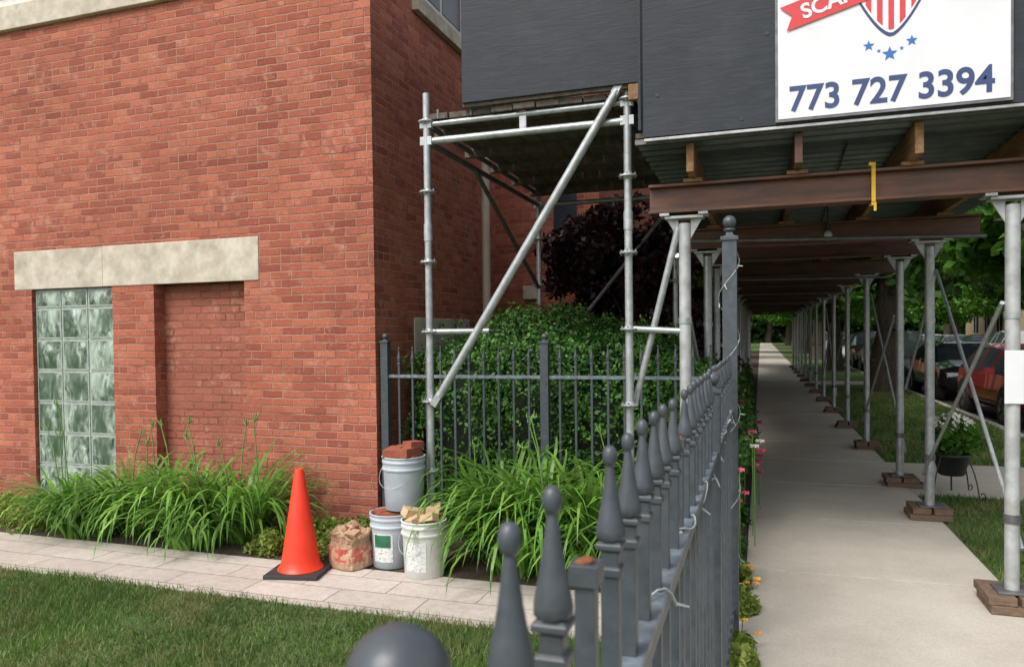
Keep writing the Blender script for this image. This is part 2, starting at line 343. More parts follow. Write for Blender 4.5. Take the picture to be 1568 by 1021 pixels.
xs=np.linspace(-6.765,-5.758,4); zs=[.085]+[.085+.305*i for i in range(1,7)]+[2.093]
for i in range(3):
    for j in range(7):
        x0,x1,z0,z1=xs[i]+.007,xs[i+1]-.007,zs[j]+.007,zs[j+1]-.007
        b.box(x0,x1,WY+.034,WY+.1,z0,z1,'gedge')
        g=.014; n=6; vs=[];fs=[]
        for q in range(n+1):
            for p_ in range(n+1):
                a=p_/n; c=q/n; bul=.010*min(1,3*min(a,1-a,c,1-c))
                vs.append((x0+g+(x1-x0-2*g)*a,WY+.033-bul,z0+g+(z1-z0-2*g)*c))
        for q in range(n):
            for p_ in range(n): k=q*(n+1)+p_; fs.append((k,k+1,k+n+2,k+n+1))
        b.add(vs,fs,'gblock',True)
b.build('glass_block_window',parent=bld)
# ------------------------------------------------------------ scaffold tower
b=B(); xa,xb=-2.26,-.82; ya,yb=4.86,7.66
rz=[.13+.5*i for i in range(0,7)]
for (x,y,top) in ((xa,ya,3.33),(xb,ya,3.36),(xa,yb,3.1),(xb,yb,3.1)):
    b.tube((x,y,.05),(x,y,top),.026,k='steel')
    b.box(x-.075,x+.075,y-.075,y+.075,.02,.03,'steel_d'); b.tube((x,y,.03),(x,y,.25),.017,k='steel'); b.box(x-.14,x+.14,y-.12,y+.12,-.01,.02,'block')
    for z in rz:
        if z<.2 or z>top: continue
        b.lathe((x,y,z),[(.030,-.022),(.033,-.006),(.060,-.006),(.060,.006),(.033,.007),(.030,.022)],'steel',12)
        for a in (0,1.571,3.142,4.712): b.box(x+.047*math.cos(a)-.006,x+.047*math.cos(a)+.006,y+.047*math.sin(a)-.006,y+.047*math.sin(a)+.006,z-.018,z+.02,'steel_d')
    b.tube((x,y,2.28),(x,y,2.40),.031,k='steel')
for z,r in ((3.11,.019),(2.99,.025)):
    b.tube((xa+.05,ya,z),(xb-.03,ya,z),r,k='steel'); b.tube((xa+.05,yb,z),(xb-.03,yb,z),r,k='steel')
b.box(-1.56,-1.51,ya-.012,ya+.012,2.97,3.13,'steel')
for x in (xa,xb):
    for z in (3.11,2.99): b.tube((x,ya+.04,z),(x,yb-.04,z),.022,k='steel_d')
    b.tube((x,ya+.04,1.63),(x,yb-.04,1.63),.022,k='steel')
for (x,y) in ((xa,ya),(xb,ya),(xa,yb),(xb,yb)):
    for z in (2.99,3.11):
        b.box(x-.045,x+.045,y-.022,y+.022,z-.03,z+.03,'steel')
b.tube((xb-.06,ya-.045,3.18),(xa+.09,ya-.045,1.17),.029,k='steel')
b.obox((xa+.075,ya-.045,1.15),(.05,.045,.11),Matrix.Rotation(R(32),3,'Y'),'steel'); b.obox((xb-.05,ya-.045,3.2),(.05,.045,.10),Matrix.Rotation(R(32),3,'Y'),'steel')
b.tube((xa,ya,1.63),(xa+.42,ya+.1,1.63),.021,k='steel')
b.tube((xb+.03,ya,1.63),(-.46,4.87,1.61),.021,k='steel')
b.tube((xb+.05,yb,3.0),(xa,yb,1.2),.022,k='steel_d')
b.tube((xa,ya+.9,3.0),(xa,yb,2.1),.02,k='steel_d')
for i in range(9):
    x=xa+.02+i*.162
    b.box(x,x+.152,ya-.03+random.uniform(-.02,.02),yb+.15,3.135,3.175,'ply_u')
for y in np.arange(5.1,7.7,.6): b.box(xa-.05,xb+.05,y,y+.05,3.065,3.134,'ply_u')
for x in (xa+.1,xa+.35,xa+.62,xa+.98): b.tube((x,ya-.02,3.135),(x,ya-.02,3.20),.012,k='steel_d',n=8)
b.build('scaffold_tower',.002)
b=B(); b.box(-1.95,-.715,4.775,4.793,3.205,4.45,'ply'); b.box(-1.95,-1.932,4.794,7.6,3.205,4.45,'ply')
b.box(-1.955,-.712,4.795,4.835,3.18,3.22,'ply_u'); b.box(-.80,-.715,4.78,4.82,3.10,3.2,'wood')
b.build('plywood_hoarding',.002)
# ------------------------------------------------------------ sidewalk shed
LY=[4.87,7.04,8.45,10.96,13.3,15.7,18.1,20.5,22.9,25.3,27.7,30.1,32.5,34.9]
LX,RX=-.46,1.35; ZB,ZT=2.365,2.55
shed=empty('sidewalk_shed')
b=B(); w=B()
def leg(x,y,r=.038):
    jx,jy=random.uniform(-.03,.03),random.uniform(-.03,.03)
    for q in range(2):
        for t in (-.08,.08):
            if q==0: w.box(x+jx-.16,x+jx+.16,y+t-.07,y+t+.07,.016,.062,'block')
            else: w.box(x+t-.07,x+t+.07,y+jy-.16,y+jy+.16,.064,.11,'block')
    b.box(x-.09,x+.09,y-.09,y+.09,.112,.122,'steel_d'); b.tube((x,y,.12),(x,y,2.30),r,k='whitesteel' if y<6 else 'steel',n=14)
    b.tube((x,y,.5),(x,y,.55),r+.006,k='steel_d',n=12)
    b.tube((x,y,1.66),(x,y,1.70),r+.005,k='steel',n=12)
    b.box(x-.12,x+.12,y-.055,y+.055,2.328,2.345,'whitesteel')
    for sx in (-1,1):
        b.add([(x+sx*r,y-.006,2.20),(x+sx*r,y-.006,2.328),(x+sx*.11,y-.006,2.328),(x+sx*r,y+.006,2.20),(x+sx*r,y+.006,2.328),(x+sx*.11,y+.006,2.328)],
              [(0,1,2),(5,4,3),(0,2,5,3),(0,3,4,1)],'whitesteel')
        b.box(x+sx*.12-.03,x+sx*.12+.03,y-.07,y+.07,2.346,2.363,'whitesteel')
for y in LY:
    leg(LX,y); leg(RX,y)
    x0,x1=(-.68,1.72)
    w.box(x0,x1,y-.065,y+.065,ZB,ZB+.018,'beam'); w.box(x0,x1,y-.065,y+.065,ZT-.018,ZT,'beam'); w.box(x0,x1,y-.01,y+.01,ZB+.018,ZT-.018,'beam')
    for x in (-.40,.213,.834,1.45): w.box(x-.06,x+.06,y-.08,y+.08,ZT,ZT+.022,'wood')
for x in (-.40,.213,.834,1.45): w.box(x-.022,x+.022,4.60,36,ZT+.023,ZT+.195,'wood' if x!=.213 else 'beam')
def brace(y0,z0,y1,z1,x=RX+.05): b.tube((x,y0,z0),(x,y1,z1),.013,k='steel',n=8)
for i in range(len(LY)-1):
    if i in(0,2,5,8): brace(LY[i],.35,LY[i+1],2.1); brace(LY[i],1.75,LY[i+1],.38,RX-.05)
    if i in (1,4): brace(LY[i],2.1,LY[i+1],1.0)
    if i in (0,2,5): b.tube((LX-.05,LY[i],2.1),(LX-.05,LY[i+1],1.1),.018,k='steel',n=8)
b.tube((LX-.04,4.86,2.27),(xb+.02,4.93,1.12),.022,k='steel')
for yy in (5.6,10,14,19): b.tube((-.6,yy,2.28),(1.6,yy+.8,2.3),.014,k='steel_d',n=8)
b.box(RX-.05,RX+.045,4.87-.046,4.87-.041,1.18,1.48,'white')
b.build('legs',.002,shed); w.build('beams',.003,shed)
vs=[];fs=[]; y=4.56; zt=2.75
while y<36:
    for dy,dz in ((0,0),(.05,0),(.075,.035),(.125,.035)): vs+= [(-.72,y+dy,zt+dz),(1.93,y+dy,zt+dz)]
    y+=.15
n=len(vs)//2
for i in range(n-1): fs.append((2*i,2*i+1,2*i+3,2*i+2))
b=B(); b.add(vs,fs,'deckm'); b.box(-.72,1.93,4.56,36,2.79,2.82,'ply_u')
b.box(-.72,1.95,4.535,4.558,2.745,2.775,'steel_d')
b.build('corrugated_deck',parent=shed)
b=B()
b.box(-.665,.585,4.50,4.518,2.775,4.0,'ply'); b.box(.589,1.86,4.503,4.521,2.773,4.0,'ply')
b.box(-.66,1.95,4.50,4.516,2.752,2.768,'whitesteel')
for y0 in np.arange(4.53,35,2.44):
    b.box(1.88,1.898,y0,y0+2.43,2.775,4.0,'ply'); b.box(-.70,-.682,y0,y0+2.43,2.83,4.0,'ply')
b.box(1.862,1.95,4.5,4.53,2.5,4.0,'steel_d')
for sx,sz in ((-.58,3.02),(-.6,3.6),(-.1,2.83),(.04,3.3)): b.tube((sx,4.497,sz),(sx,4.503,sz),.012,k='iron',n=8)
b.build('parapet_panels',.002,shed)
b=B()
for bx,by in ((.55,6.9),(.62,11.0),(.6,16),(.6,21)):
    b.tube((bx,by,2.74),(bx,by,2.50),.006,k='iron',n=6); b.tube((bx,by,2.52),(bx,by,2.46),.022,k='iron',n=10); b.ball((bx,by,2.42),.036,'bulb',12,8,1.25)
b.path([(.5,4.9,2.735),(.55,6.9,2.70),(.62,8.9,2.735),(.62,11,2.70),(.6,13.5,2.735),(.6,16,2.7)],.006,'iron',5)
b.build('bulb_lights',parent=shed)
b=B(); x=.63
b.box(x-.011,x+.011,4.797,4.801,2.335,2.58,'yellow'); b.box(x-.011,x+.011,4.797,4.94,2.58,2.584,'yellow'); b.box(x-.011,x+.011,4.797,4.94,2.350,2.354,'yellow')
b.obox((x-.012,4.79,2.57),(.03,.008,.018),Matrix.Rotation(.5,3,'Y'),'yellow'); b.box(x+.0,x+.014,4.79,4.796,2.30,2.35,'yellow')
b.build('yellow_strap',parent=shed)
# ------------------------------------------------------------ sign
sign=empty('company_sign'); SY=4.49
b=B(); b.box(.085,1.245,SY-.006,SY+.008,2.785,3.96,'steel_d'); b.box(.10,1.232,SY-.009,SY-.006,2.80,3.945,'white'); b.build('board',parent=sign)
def poly(b,pts,y,k): b.add([(p[0],y,p[1]) for p in pts],[tuple(range(len(pts)))],k)
b=B()
def zb(x,w,t,h): return t+h*(abs(x)/w)**1.55
def shield(cx,w,t,h,top,y,k,x0=None,x1=None,n=24):
    x0=-w if x0 is None else x0; x1=w if x1 is None else x1
    xs=np.linspace(x0,x1,n)
    for i in range(n-1):
        poly(b,[(cx+xs[i],zb(xs[i],w,t,h)),(cx+xs[i+1],zb(xs[i+1],w,t,h)),(cx+xs[i+1],top),(cx+xs[i],top)],y,k)
cx=.675
shield(cx,.205,3.185,.30,3.70,SY-.011,'navy'); shield(cx,.193,3.205,.28,3.69,SY-.013,'white')
ws=.18/6.5
for i in range(-3,4):
    x0,x1=(i*2-.5)*ws,(i*2+.5)*ws
    x0=max(x0,-.18);x1=min(x1,.18)
    if x1>x0: shield(cx,.18,3.222,.26,3.55,SY-.015,'sred',x0,x1,6)
poly(b,[(cx-.18,3.56),(cx+.18,3.56),(cx+.18,3.68),(cx-.18,3.68)],SY-.015,'navy')
def star(x,z,r,k='sblue'):
    pts=[(x+(r if i%2==0 else r*.42)*math.sin(i*math.pi/5),z+(r if i%2==0 else r*.42)*math.cos(i*math.pi/5)) for i in range(10)]
    for i in range(10): poly(b,[(x,z),pts[i],pts[(i+1)%10]],SY-.0115,k)
star(.668,3.095,.040); star(.565,3.15,.030); star(.775,3.152,.030); star(.615,3.116,.012); star(.726,3.118,.012)
ca,sa=math.cos(R(15)),math.sin(R(15)); ox,oz=.145,3.285
def bp(u,v): return (ox+u*ca-v*sa, oz+u*sa+v*ca)
poly(b,[bp(0,.0),bp(1.0,.0),bp(1.0,.14),bp(0,.14),bp(.05,.07)],SY-.017,'sred')
b.build('artwork',parent=sign)
def text(body,x,z,size,k,y,off=.0,rot=0,sx=1.):
    c=bpy.data.curves.new(body,'FONT'); c.body=body; c.size=size; c.offset=off; c.materials.append(M[k])
    o=bpy.data.objects.new('lettering',c); o.location=(x,y,z); o.rotation_euler=(R(90),-rot,0); o.scale=(sx,1,1); scene.collection.objects.link(o); o.parent=sign; return o
text('773 727 3394',.155,2.84,.195,'navy',SY-.0115,.0042,0,.93)
t=bp(.10,.032); text('SCAFFOLDING',t[0],t[1],.115,'white',SY-.019,.003,R(15))
# ------------------------------------------------------------ fence
def picket(b,x,y,ztip,z0=.06,s=.0095,broken=False):
    zt=ztip-.115
    b.box(x-s,x+s,y-s,y+s,z0,zt,'fence')
    if broken:
        zt+=.010; b.box(x-s,x+s,y-s,y+s,zt-.01,zt+.001,'fence'); b.box(x-.014,x+.014,y-.014,y+.014,zt-.008,zt+.012,'fence'); b.lathe((x,y,zt+.012),[(.010,0),(.008,.003),(.005,.004)],'rust',8,0,False,.25); return
    b.lathe((x,y,zt),[(.0135,-.026),(.0180,-.024),(.0180,-.016),(.0125,-.013),(.0115,-.003),(.0125,.002),(.0205,.005),(.0205,.010),(.015,.013)],'fence',4,R(45),False)
    b.lathe((x,y,zt),[(.012,.012),(.0162,.016),(.0160,.024),(.0125,.040),(.0092,.058),(.0064,.078),(.0046,.090),(.0042,.093),(.0062,.095),(.0078,.099),(.0083,.104),(.0073,.110),(.004,.114),(.0005,.115)],'fence',10)
FX=-.155
b=B()
for i in range(32):
    y=.43+i*.1185 if i else .452
    if abs(y-2.55)<.05 : continue
    if y>3.9: break
    picket(b,FX+random.uniform(-.002,.002),y,1.482+random.uniform(-.004,.004),broken=(i==2 or i==9))
b.box(FX-.019,FX+.019,.05,3.95,1.195,1.205,'fence_sheen'); b.box(FX-.019,FX-.015,.05,3.95,1.175,1.1955,'fence'); b.box(FX+.015,FX+.019,.05,3.95,1.175,1.1955,'fence')
b.box(FX-.019,FX+.019,.05,3.95,.15,.175,'fence')
for y in (.295,2.55,-1.9):
    s=.026; b.box(FX-s,FX+s,y-s,y+s,0,1.40,'fence'); b.box(FX-s-.006,FX+s+.006,y-s-.006,y+s+.006,1.40,1.412,'fence')
    b.lathe((FX,y,1.412),[(.024,0),(.014,.008),(.012,.014)],'fence',16); b.ball((FX,y,1.446),.0245,'fence',28,18)
for i in range(18):
    y=.405-.22-i*.1185
    if abs(y+1.9)>.05: picket(b,FX,y,1.482)
b.box(FX-.019,FX+.019,-2.1,.05,1.18,1.205,'fence_sheen')
b.build('iron_fence',.0008)
def gatepost(b,x,y,h,s=.036):
    b.box(x-s,x+s,y-s,y+s,0,h-.13,'fence'); b.box(x-s-.008,x+s+.008,y-s-.008,y+s+.008,h-.13,h-.11,'fence')
    b.lathe((x,y,h-.11),[(.045,0),(.026,.012),(.020,.03)],'fence',4,R(45),False)
    b.lathe((x,y,h-.085),[(.018,0),(.030,.008),(.030,.016),(.016,.022)],'fence',16); b.ball((x,y,h-.033),.034,'fence',18,12)
b=B(); gatepost(b,FX+.005,3.98,2.20); gatepost(b,FX-.01,4.75,2.12,.03); b.build('gate_post',.002)
b=B()
for i in range(5): picket(b,FX,4.10+i*.12,1.48)
b.box(FX-.015,FX+.015,4.04,4.70,1.19,1.21,'fence_sheen'); b.box(FX-.015,FX+.015,4.04,4.70,.15,.17,'fence'); b.build('iron_gate',.0008)
b=B(); FY=5.44
for x,h in ((-2.93,1.60),(-1.566,1.585),(-.2,1.60)):
    s=.032; b.box(x-s,x+s,FY-s,FY+s,0,h-.05,'fence'); b.box(x-s-.008,x+s+.008,FY-s-.008,FY+s+.008,h-.05,h-.035,'fence'); b.lathe((x,FY,h-.035),[(.030,0),(.018,.01),(.014,.018)],'fence',12); b.ball((x,FY,h),.027,'fence',14,10)
x=-2.93+.122
while x<-.25:
    if abs(x+1.566)>.06: picket(b,x,FY+random.uniform(-.003,.003),1.515+random.uniform(-.004,.004),.1,.0085)
    x+=.1235
b.box(-2.9,-.23,FY-.016,FY+.016,1.262,1.287,'fence_sheen'); b.box(-2.9,-.23,FY-.016,FY+.016,.22,.245,'fence')
b.build('iron_fence',.0008)
# string lights
b=B(); pts=[]
for i in range(150):
    t=i/149; y=.45+t*3.5; a=t*60; pts.append((FX+.026*math.cos(a),y,1.188+.03*math.sin(a*.77)+.012*math.sin(a*2.3)))
b.path(pts,.0016,'wire',5)
for i in range(6,150,9):
    p=Vector(pts[i]); d=Vector((random.uniform(.2,1),random.uniform(-.6,.6),random.uniform(-1,.3))).normalized(); b.tube(p,p+d*.028,.0032,.002,'wire',6)
pts=[]
for i in range(240):
    t=i/239; a=t*26; r=.052; pts.append((FX+r*math.cos(a),3.98+r*math.sin(a),.4+t*1.62))
b.path(pts,.0014,'wire',5)
for i in range(3,240,14):
    p=Vector(pts[i]); d=Vector((random.uniform(-1,1),random.uniform(-1,0),random.uniform(-1,.3))).normalized(); b.tube(p,p+d*.03,.0035,.002,'wire',6)
b.build('string_lights')
# ------------------------------------------------------------ cone, buckets, sack
b=B(); c=(-2.97,4.27,.012)
b.lathe(c,[(.155,.028),(.150,.034),(.134,.05),(.122,.10),(.030,.69),(.026,.700),(.020,.700),(.018,.66)],'orange',36)
m3=Matrix.Rotation(R(12),3,'Z'); b.obox((c[0],c[1],c[2]+.014),(.37,.37,.026),m3,'rubber')
b.build('traffic_cone',.006)
def bucket(name,x,y,z,body,label,content,handle=True,seed=0,tilt=.35):
    random.seed(seed); b=B()
    b.lathe((x,y,z),[(.128,0),(.132,.004),(.1425,.27),(.1435,.275),(.152,.277),(.152,.290),(.1445,.292),(.1455,.325),(.152,.327),(.152,.34),(.147,.342),(.148,.36),(.154,.362),(.154,.37),(.143,.37),(.138,.30),(.134,.28)],body,40)
    if label:
        n=10; vs=[];fs=[]
        a0,a1=R(238),R(300)
        for j,(zz) in enumerate((.05,.245)):
            rr=.1335+(.1425-.132)*zz/.27+.0006
            for i in range(n+1): t=a0+(a1-a0)*i/n; vs.append((x+rr*math.cos(t),y+rr*math.sin(t),z+zz))
        for i in range(n): fs.append((i,i+1,n+2+i,n+1+i))
        b.add(vs,fs,label,True)
        if seed==2:
            vs=[]
            for zz in (.15,.235):
                rr=.1335+(.0105)*zz/.27+.0016
                for i in range(n+1): t=a0+.1+(a1-a0-.2)*i/n; vs.append((x+rr*math.cos(t),y+rr*math.sin(t),z+zz))
            b.add(vs,fs,'glabel',True)
    if handle:
        pts=[]
        for i in range(17):
            t=math.pi*i/16; pts.append((x+.155*math.cos(t+R(15)),y-.155*abs(math.sin(t))*.98-.004,z+.31-.15*math.sin(t)))
        b.path(pts,.0022,'steel',5)
    for (k,cx_,cy_,cz_,sx,sy,sz,rz) in content:
        mt=Matrix.Rotation(rz,3,'Z')@Matrix.Rotation(random.uniform(-tilt,tilt),3,'X')@Matrix.Rotation(random.uniform(-tilt,tilt),3,'Y')
        b.obox((x+cx_,y+cy_,z+cz_),(sx,sy,sz),mt,k)
    return b.build(name,.0025)
bucket('plastic_bucket',-2.14,4.47,.012,'wplastic','label',[('pchip',-.06,0,.40,.18,.08,.06,.9),('pchip',.05,-.05,.385,.14,.07,.05,-.3),('pchip',.02,.05,.41,.17,.07,.05,.4),('pchip',-.03,-.07,.37,.12,.07,.06,1.2),('rchip',.09,.04,.385,.09,.06,.06,1.9),('pchip',.07,.0,.42,.09,.05,.05,.1)],True,1)
bucket('plastic_bucket',-2.45,4.60,.012,'gplastic','label',[('rchip',0,0,.335,.2,.09,.06,.2),('rchip',-.05,.06,.34,.2,.09,.06,1.0)],False,2,.05)
bucket('plastic_bucket',-2.385,4.67,.395,'gplastic',None,[('rchip',-.062,-.03,.395,.10,.19,.057,.15),('rchip',.052,-.035,.40,.10,.19,.057,-.1),('rchip',-.02,.075,.40,.19,.09,.057,-.2),('rchip',.06,.03,.442,.12,.09,.05,1.2),('rchip',-.0,0,.35,.22,.19,.05,.1)],True,3,.09)
rs=np.random.RandomState(5); b=B(); c=(-2.70,4.49,.012)
rows=[(.125,0),(.138,.012),(.142,.06),(.140,.11),(.132,.15),(.128,.185),(.140,.215),(.152,.235),(.150,.25),(.132,.243),(.118,.215),(.09,.20),(.05,.215),(.003,.225)]
n=36; vs=[]
for j,(r,z) in enumerate(rows):
    for i in range(n):
        t=2*math.pi*i/n; sq=1/max(abs(math.cos(t+.3)),abs(math.sin(t+.3)))**.45
        amp=.02+.05*(z>.14)
        rr=r*sq*.96*(1+amp*math.sin(5*t+j*.7)+amp*.7*math.sin(11*t+j*1.3)+rs.uniform(-1,1)*.02)
        vs.append((c[0]+rr*math.cos(t),c[1]+rr*math.sin(t),c[2]+z+(.022*math.sin(3*t+1)+.012*math.sin(7*t))*(z>.2)))
for j in range(len(rows)-1):
    k='sackr' if j in (2,3) else 'sack'
    b.add(vs,[(j*n+i,j*n+(i+1)%n,(j+1)*n+(i+1)%n,(j+1)*n+i) for i in range(n)],k,False)
for i in range(6):
    mt=Matrix.Rotation(rs.uniform(0,3),3,'Z')@Matrix.Rotation(rs.uniform(-.6,.6),3,'X'); b.obox((c[0]+rs.uniform(-.07,.07),c[1]+rs.uniform(-.07,.05),c[2]+.235),(.10,.07,.035),mt,['rchip','pchip','sack'][i%3])
b.build('paper_sack')
# ------------------------------------------------------------ daylilies
M['stalk']=simple('flower_stalk',(.16,.30,.07),(.11,.22,.05),.6,scale=20,bs_=0)
def lily(name,cx,cy,rx,ry,n,lmin,lmax,stalks=2,seed=0,xmax=-.19,xmin=-99):
    rs=np.random.RandomState(seed); V=[]
    for i in range(n):
        a=rs.uniform(0,6.283); rr=math.sqrt(rs.uniform()); bx=cx+rx*.7*rr*math.cos(a); by=cy+ry*.6*rr*math.sin(a)
        th=a+rs.normal()*.8; L=rs.uniform(lmin,lmax); up=rs.uniform(.85,1.5)
        w=rs.uniform(.012,.023); side=np.array([-math.sin(th),math.cos(th),0]); d=np.array([math.cos(th),math.sin(th),0])
        p=np.array([bx,by,.0]); ang=up; S=9; prev=None; cur=rs.uniform(1.9,3.7)
        for s in range(S+1):
            t=s/S; ww=w*(1-.45*t-.53*t**4)*(.7+.3*min(1,5*t)); q=np.array([p-side*ww,p+side*ww])
            if prev is not None: V.append([prev[0],prev[1],q[1],q[0]])
            prev=q; p=p+(d*math.cos(ang)+np.array([0,0,1])*math.sin(ang))*L/S; ang-=cur/S*(.2+1.6*t)
            ang=max(ang,-1.35); p[2]=max(p[2],.02); p[1]=min(p[1],5.33); p[0]=min(max(p[0],xmin),xmax)
    par=empty(name); npmesh('leaves',np.array(V),'lily',par)
    if stalks:
        b=B()
        for i in range(stalks):
            x=cx+rs.uniform(-rx,rx)*.6; y=cy+rs.uniform(-ry,ry)*.5; h=rs.uniform(.7,1.05); dx=rs.uniform(-.16,.16)
            pts=[(x,y,0),(x+dx*.2,y,h*.4),(x+dx*.6,y,h*.8),(x+dx,y,h)]; b.path(pts,[.006,.0055,.005,.004],'stalk',6)
            for q in range(4):
                e=(pts[3][0]+rs.uniform(-.04,.04),pts[3][1]+rs.uniform(-.03,.03),h+rs.uniform(.0,.06)); b.tube(pts[3],e,.003,.006,'stalk',6); b.tube(e,(e[0],e[1],e[2]+.03),.006,.001,'stalk',6)
        b.build('flower_stalks',parent=par)
for i,(x,y,n,l0,l1) in enumerate([(-5.55,4.74,180,.5,.85),(-4.95,4.82,210,.6,.95),(-4.45,4.84,220,.65,1.05),(-3.95,4.86,200,.7,1.1),(-5.2,4.60,80,.45,.7),(-4.15,4.60,100,.5,.75)]):
    lily('daylily_clump',x,y,.30,.28,n,l0,l1,3 if i<4 else 0,10+i)
for i,(x,y,n,l0,l1) in enumerate([(-1.82,5.05,190,.85,1.2),(-1.5,4.92,230,.85,1.25),(-1.08,4.95,230,.9,1.25),(-.68,4.95,200,.8,1.15),(-1.55,4.72,100,.55,.9),(-1.0,4.70,130,.55,.9)]):
    lily('daylily_clump',x,y,.28,.28,n,l0,l1,2 if i<4 else 0,30+i,xmin=-2.15)
def cover(name,x0,x1,y0,y1,n,h,k='cover',s=.03,seed=1,nc=40,cr=.15):
    rs=np.random.RandomState(seed); C=np.stack([rs.uniform(x0+cr*.5,x1-cr*.5,nc),rs.uniform(y0,y1,nc)],1); H=rs.uniform(.45,1.,nc)*h; Rr=rs.uniform(.6,1.3,nc)*cr
    idx=rs.randint(nc,size=n); d=rs.normal(size=(n,3)); d=d/np.linalg.norm(d,axis=1,keepdims=True)*rs.uniform(.5,1,(n,1))
    P=np.stack([C[idx,0]+d[:,0]*Rr[idx],C[idx,1]+d[:,1]*Rr[idx],np.abs(d[:,2])*H[idx]+.01],1)
    return npmesh(name,leaves(P,s,.6),k)
cover('groundcover',-3.65,-2.35,4.52,5.33,14000,.20,s=.035,nc=46,cr=.12)
cover('groundcover',-8.8,-5.6,4.50,5.33,18000,.13,s=.035,seed=3,nc=120,cr=.13)
# ------------------------------------------------------------ hedge
blobs=[((-2.38,6.35,.70),(.60,.72,.82)),((-1.75,6.30,.76),(.58,.75,.88)),((-1.95,6.9,1.0),(.65,.6,.86)),((-1.25,6.35,.72),(.58,.72,.84)),((-.85,6.5,.66),(.50,.65,.78)),((-1.55,7.1,.9),(.7,.6,.8))]
hd=empty('hedge'); b=B()
P=[];Nn=[]
for (c,r) in blobs:
    n=17000; d=unit(np.random.normal(size=(n,3))); q=np.sign(d)*np.abs(d)**.72; q=q/np.maximum(np.max(np.abs(q),axis=1,keepdims=True),1e-6)*.5+unit(q)*.5
    lump=1+.06*np.sin(q[:,0]*9+c[0]*7)*np.cos(q[:,2]*8)+.05*np.sin(q[:,1]*13+q[:,2]*6)+.04*np.sin(q[:,0]*21+q[:,2]*17)+.04*np.random.normal(size=n)-.10*np.random.uniform(size=n)**2
    P.append(np.array(c)+q*np.array(r)*lump[:,None]); Nn.append(d)
    m=10; k=16
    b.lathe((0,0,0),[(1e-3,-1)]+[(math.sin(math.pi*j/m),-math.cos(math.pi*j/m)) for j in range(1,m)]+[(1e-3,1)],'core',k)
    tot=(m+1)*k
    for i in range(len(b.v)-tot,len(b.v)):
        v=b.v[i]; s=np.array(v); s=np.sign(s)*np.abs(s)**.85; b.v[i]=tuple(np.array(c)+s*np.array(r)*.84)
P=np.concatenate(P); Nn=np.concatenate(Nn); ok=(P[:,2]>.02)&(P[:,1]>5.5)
b.build('dark_core',parent=hd); npmesh('foliage',leaves(P[ok],.040,.6,Nn[ok],1.1),'hedgeleaf',hd)  # solid dark cores, no branches; added behind the leaves to block see-through
n=5500; t=np.random.uniform(0,1,n); base=np.random.randint(0,120,n); bx=np.random.uniform(-2.8,-.7,120); by=np.random.uniform(5.9,7.2,120); bh=np.random.uniform(.06,.30,120)
lean=np.random.normal(size=(120,2))*.25
P=np.stack([bx[base]+np.random.normal(size=n)*.02+lean[base,0]*t*bh[base],by[base]+np.random.normal(size=n)*.02+lean[base,1]*t*bh[base],1.46+t*bh[base]],1); npmesh('sprigs',leaves(P,.035,.5),'hedgeleaf',hd)
# ------------------------------------------------------------ trees
def tree(name,loc,tr,th,crown,nclump,per,ls,leafk,seed,clr=.35,clumps_in=.5):
    rs=np.random.RandomState(seed); par=empty(name,loc); b=B()
    pts=[(0,0,-.1)]; x=y=0
    for i in range(1,6): x+=rs.normal()*.05*th/3; y+=rs.normal()*.05*th/3; pts.append((x,y,th*i/5))
    rad=[tr*1.35,tr*1.02,tr*.95,tr*.9,tr*.86,tr*.8]; b.path(pts,rad,'bark',12)
    C=[]
    for i in range(nclump):
        c,r=crown[rs.randint(len(crown))]; d=rs.normal(size=3); d/=np.linalg.norm(d); rr=rs.uniform(clumps_in,1.)**.7
        C.append(np.array(c)+d*np.array(r)*rr)
    C=np.array(C); top=np.array(pts[-1])
    for i in range(min(16,nclump)):
        e=C[i]; mid=top+(e-top)*.45+np.array([0,0,abs(e[2]-top[2])*.15]); r0=tr*rs.uniform(.3,.55)
        b.path([tuple(top-np.array([0,0,rs.uniform(0,.25)*th*.3])),tuple(mid),tuple(e)],[r0,r0*.5,r0*.12],'bark',7)
    b.build('trunk',parent=par)
    idx=rs.randint(nclump,size=nclump*per); rads=rs.uniform(.55,1.25,nclump)*clr
    off=rs.normal(size=(len(idx),3)); off=off/np.linalg.norm(off,axis=1,keepdims=True)*rs.uniform(.15,1,(len(idx),1))**.5
    off[:,2]*=.6; P=C[idx]+off*rads[idx][:,None]
    npmesh('crown',leaves(P,ls,.6),leafk,par); return par
def inst(src,loc,rz,sc):
    p=empty(src.name.split('.')[0],loc); p.rotation_euler=(0,0,rz); p.scale=(sc,sc,sc)
    for ch in src.children:
        o=bpy.data.objects.new(ch.name.split('.')[0],ch.data); scene.collection.objects.link(o); o.parent=p
    return p
tree('purple_plum_tree',(-1.38,8.55,0),.06,1.2,[((0,0,1.85),(.95,.9,1.1)),((-.2,-.1,2.4),(.75,.7,.75)),((.25,.1,1.3),(.8,.8,.9))],200,160,.085,'purple',3,.25,.2)
tree('maple_tree',(3.1,9.3,0),.17,2.6,[((1.5,.3,4.3),(2.0,2.4,2.0)),((.6,1.6,4.0),(1.0,2.0,1.2)),((.35,3.0,3.05),(.75,1.5,.75)),((.8,4.2,3.3),(1.2,1.2,.9))],190,70,.17,'leafA',4,.42)
sA=tree('street_tree',(3.0,21.4,0),.33,4.0,[((0,0,6.6),(4.6,5.0,3.2)),((1,-1,4.3),(3.8,4,1.9))],250,90,.26,'leafB',5,.85)
sB=tree('street_tree',(2.9,33,0),.28,3.6,[((0,0,6.2),(4.2,5.0,3.2)),((0,0,3.9),(3.8,4.4,1.6))],240,80,.30,'leafA',6,.9)
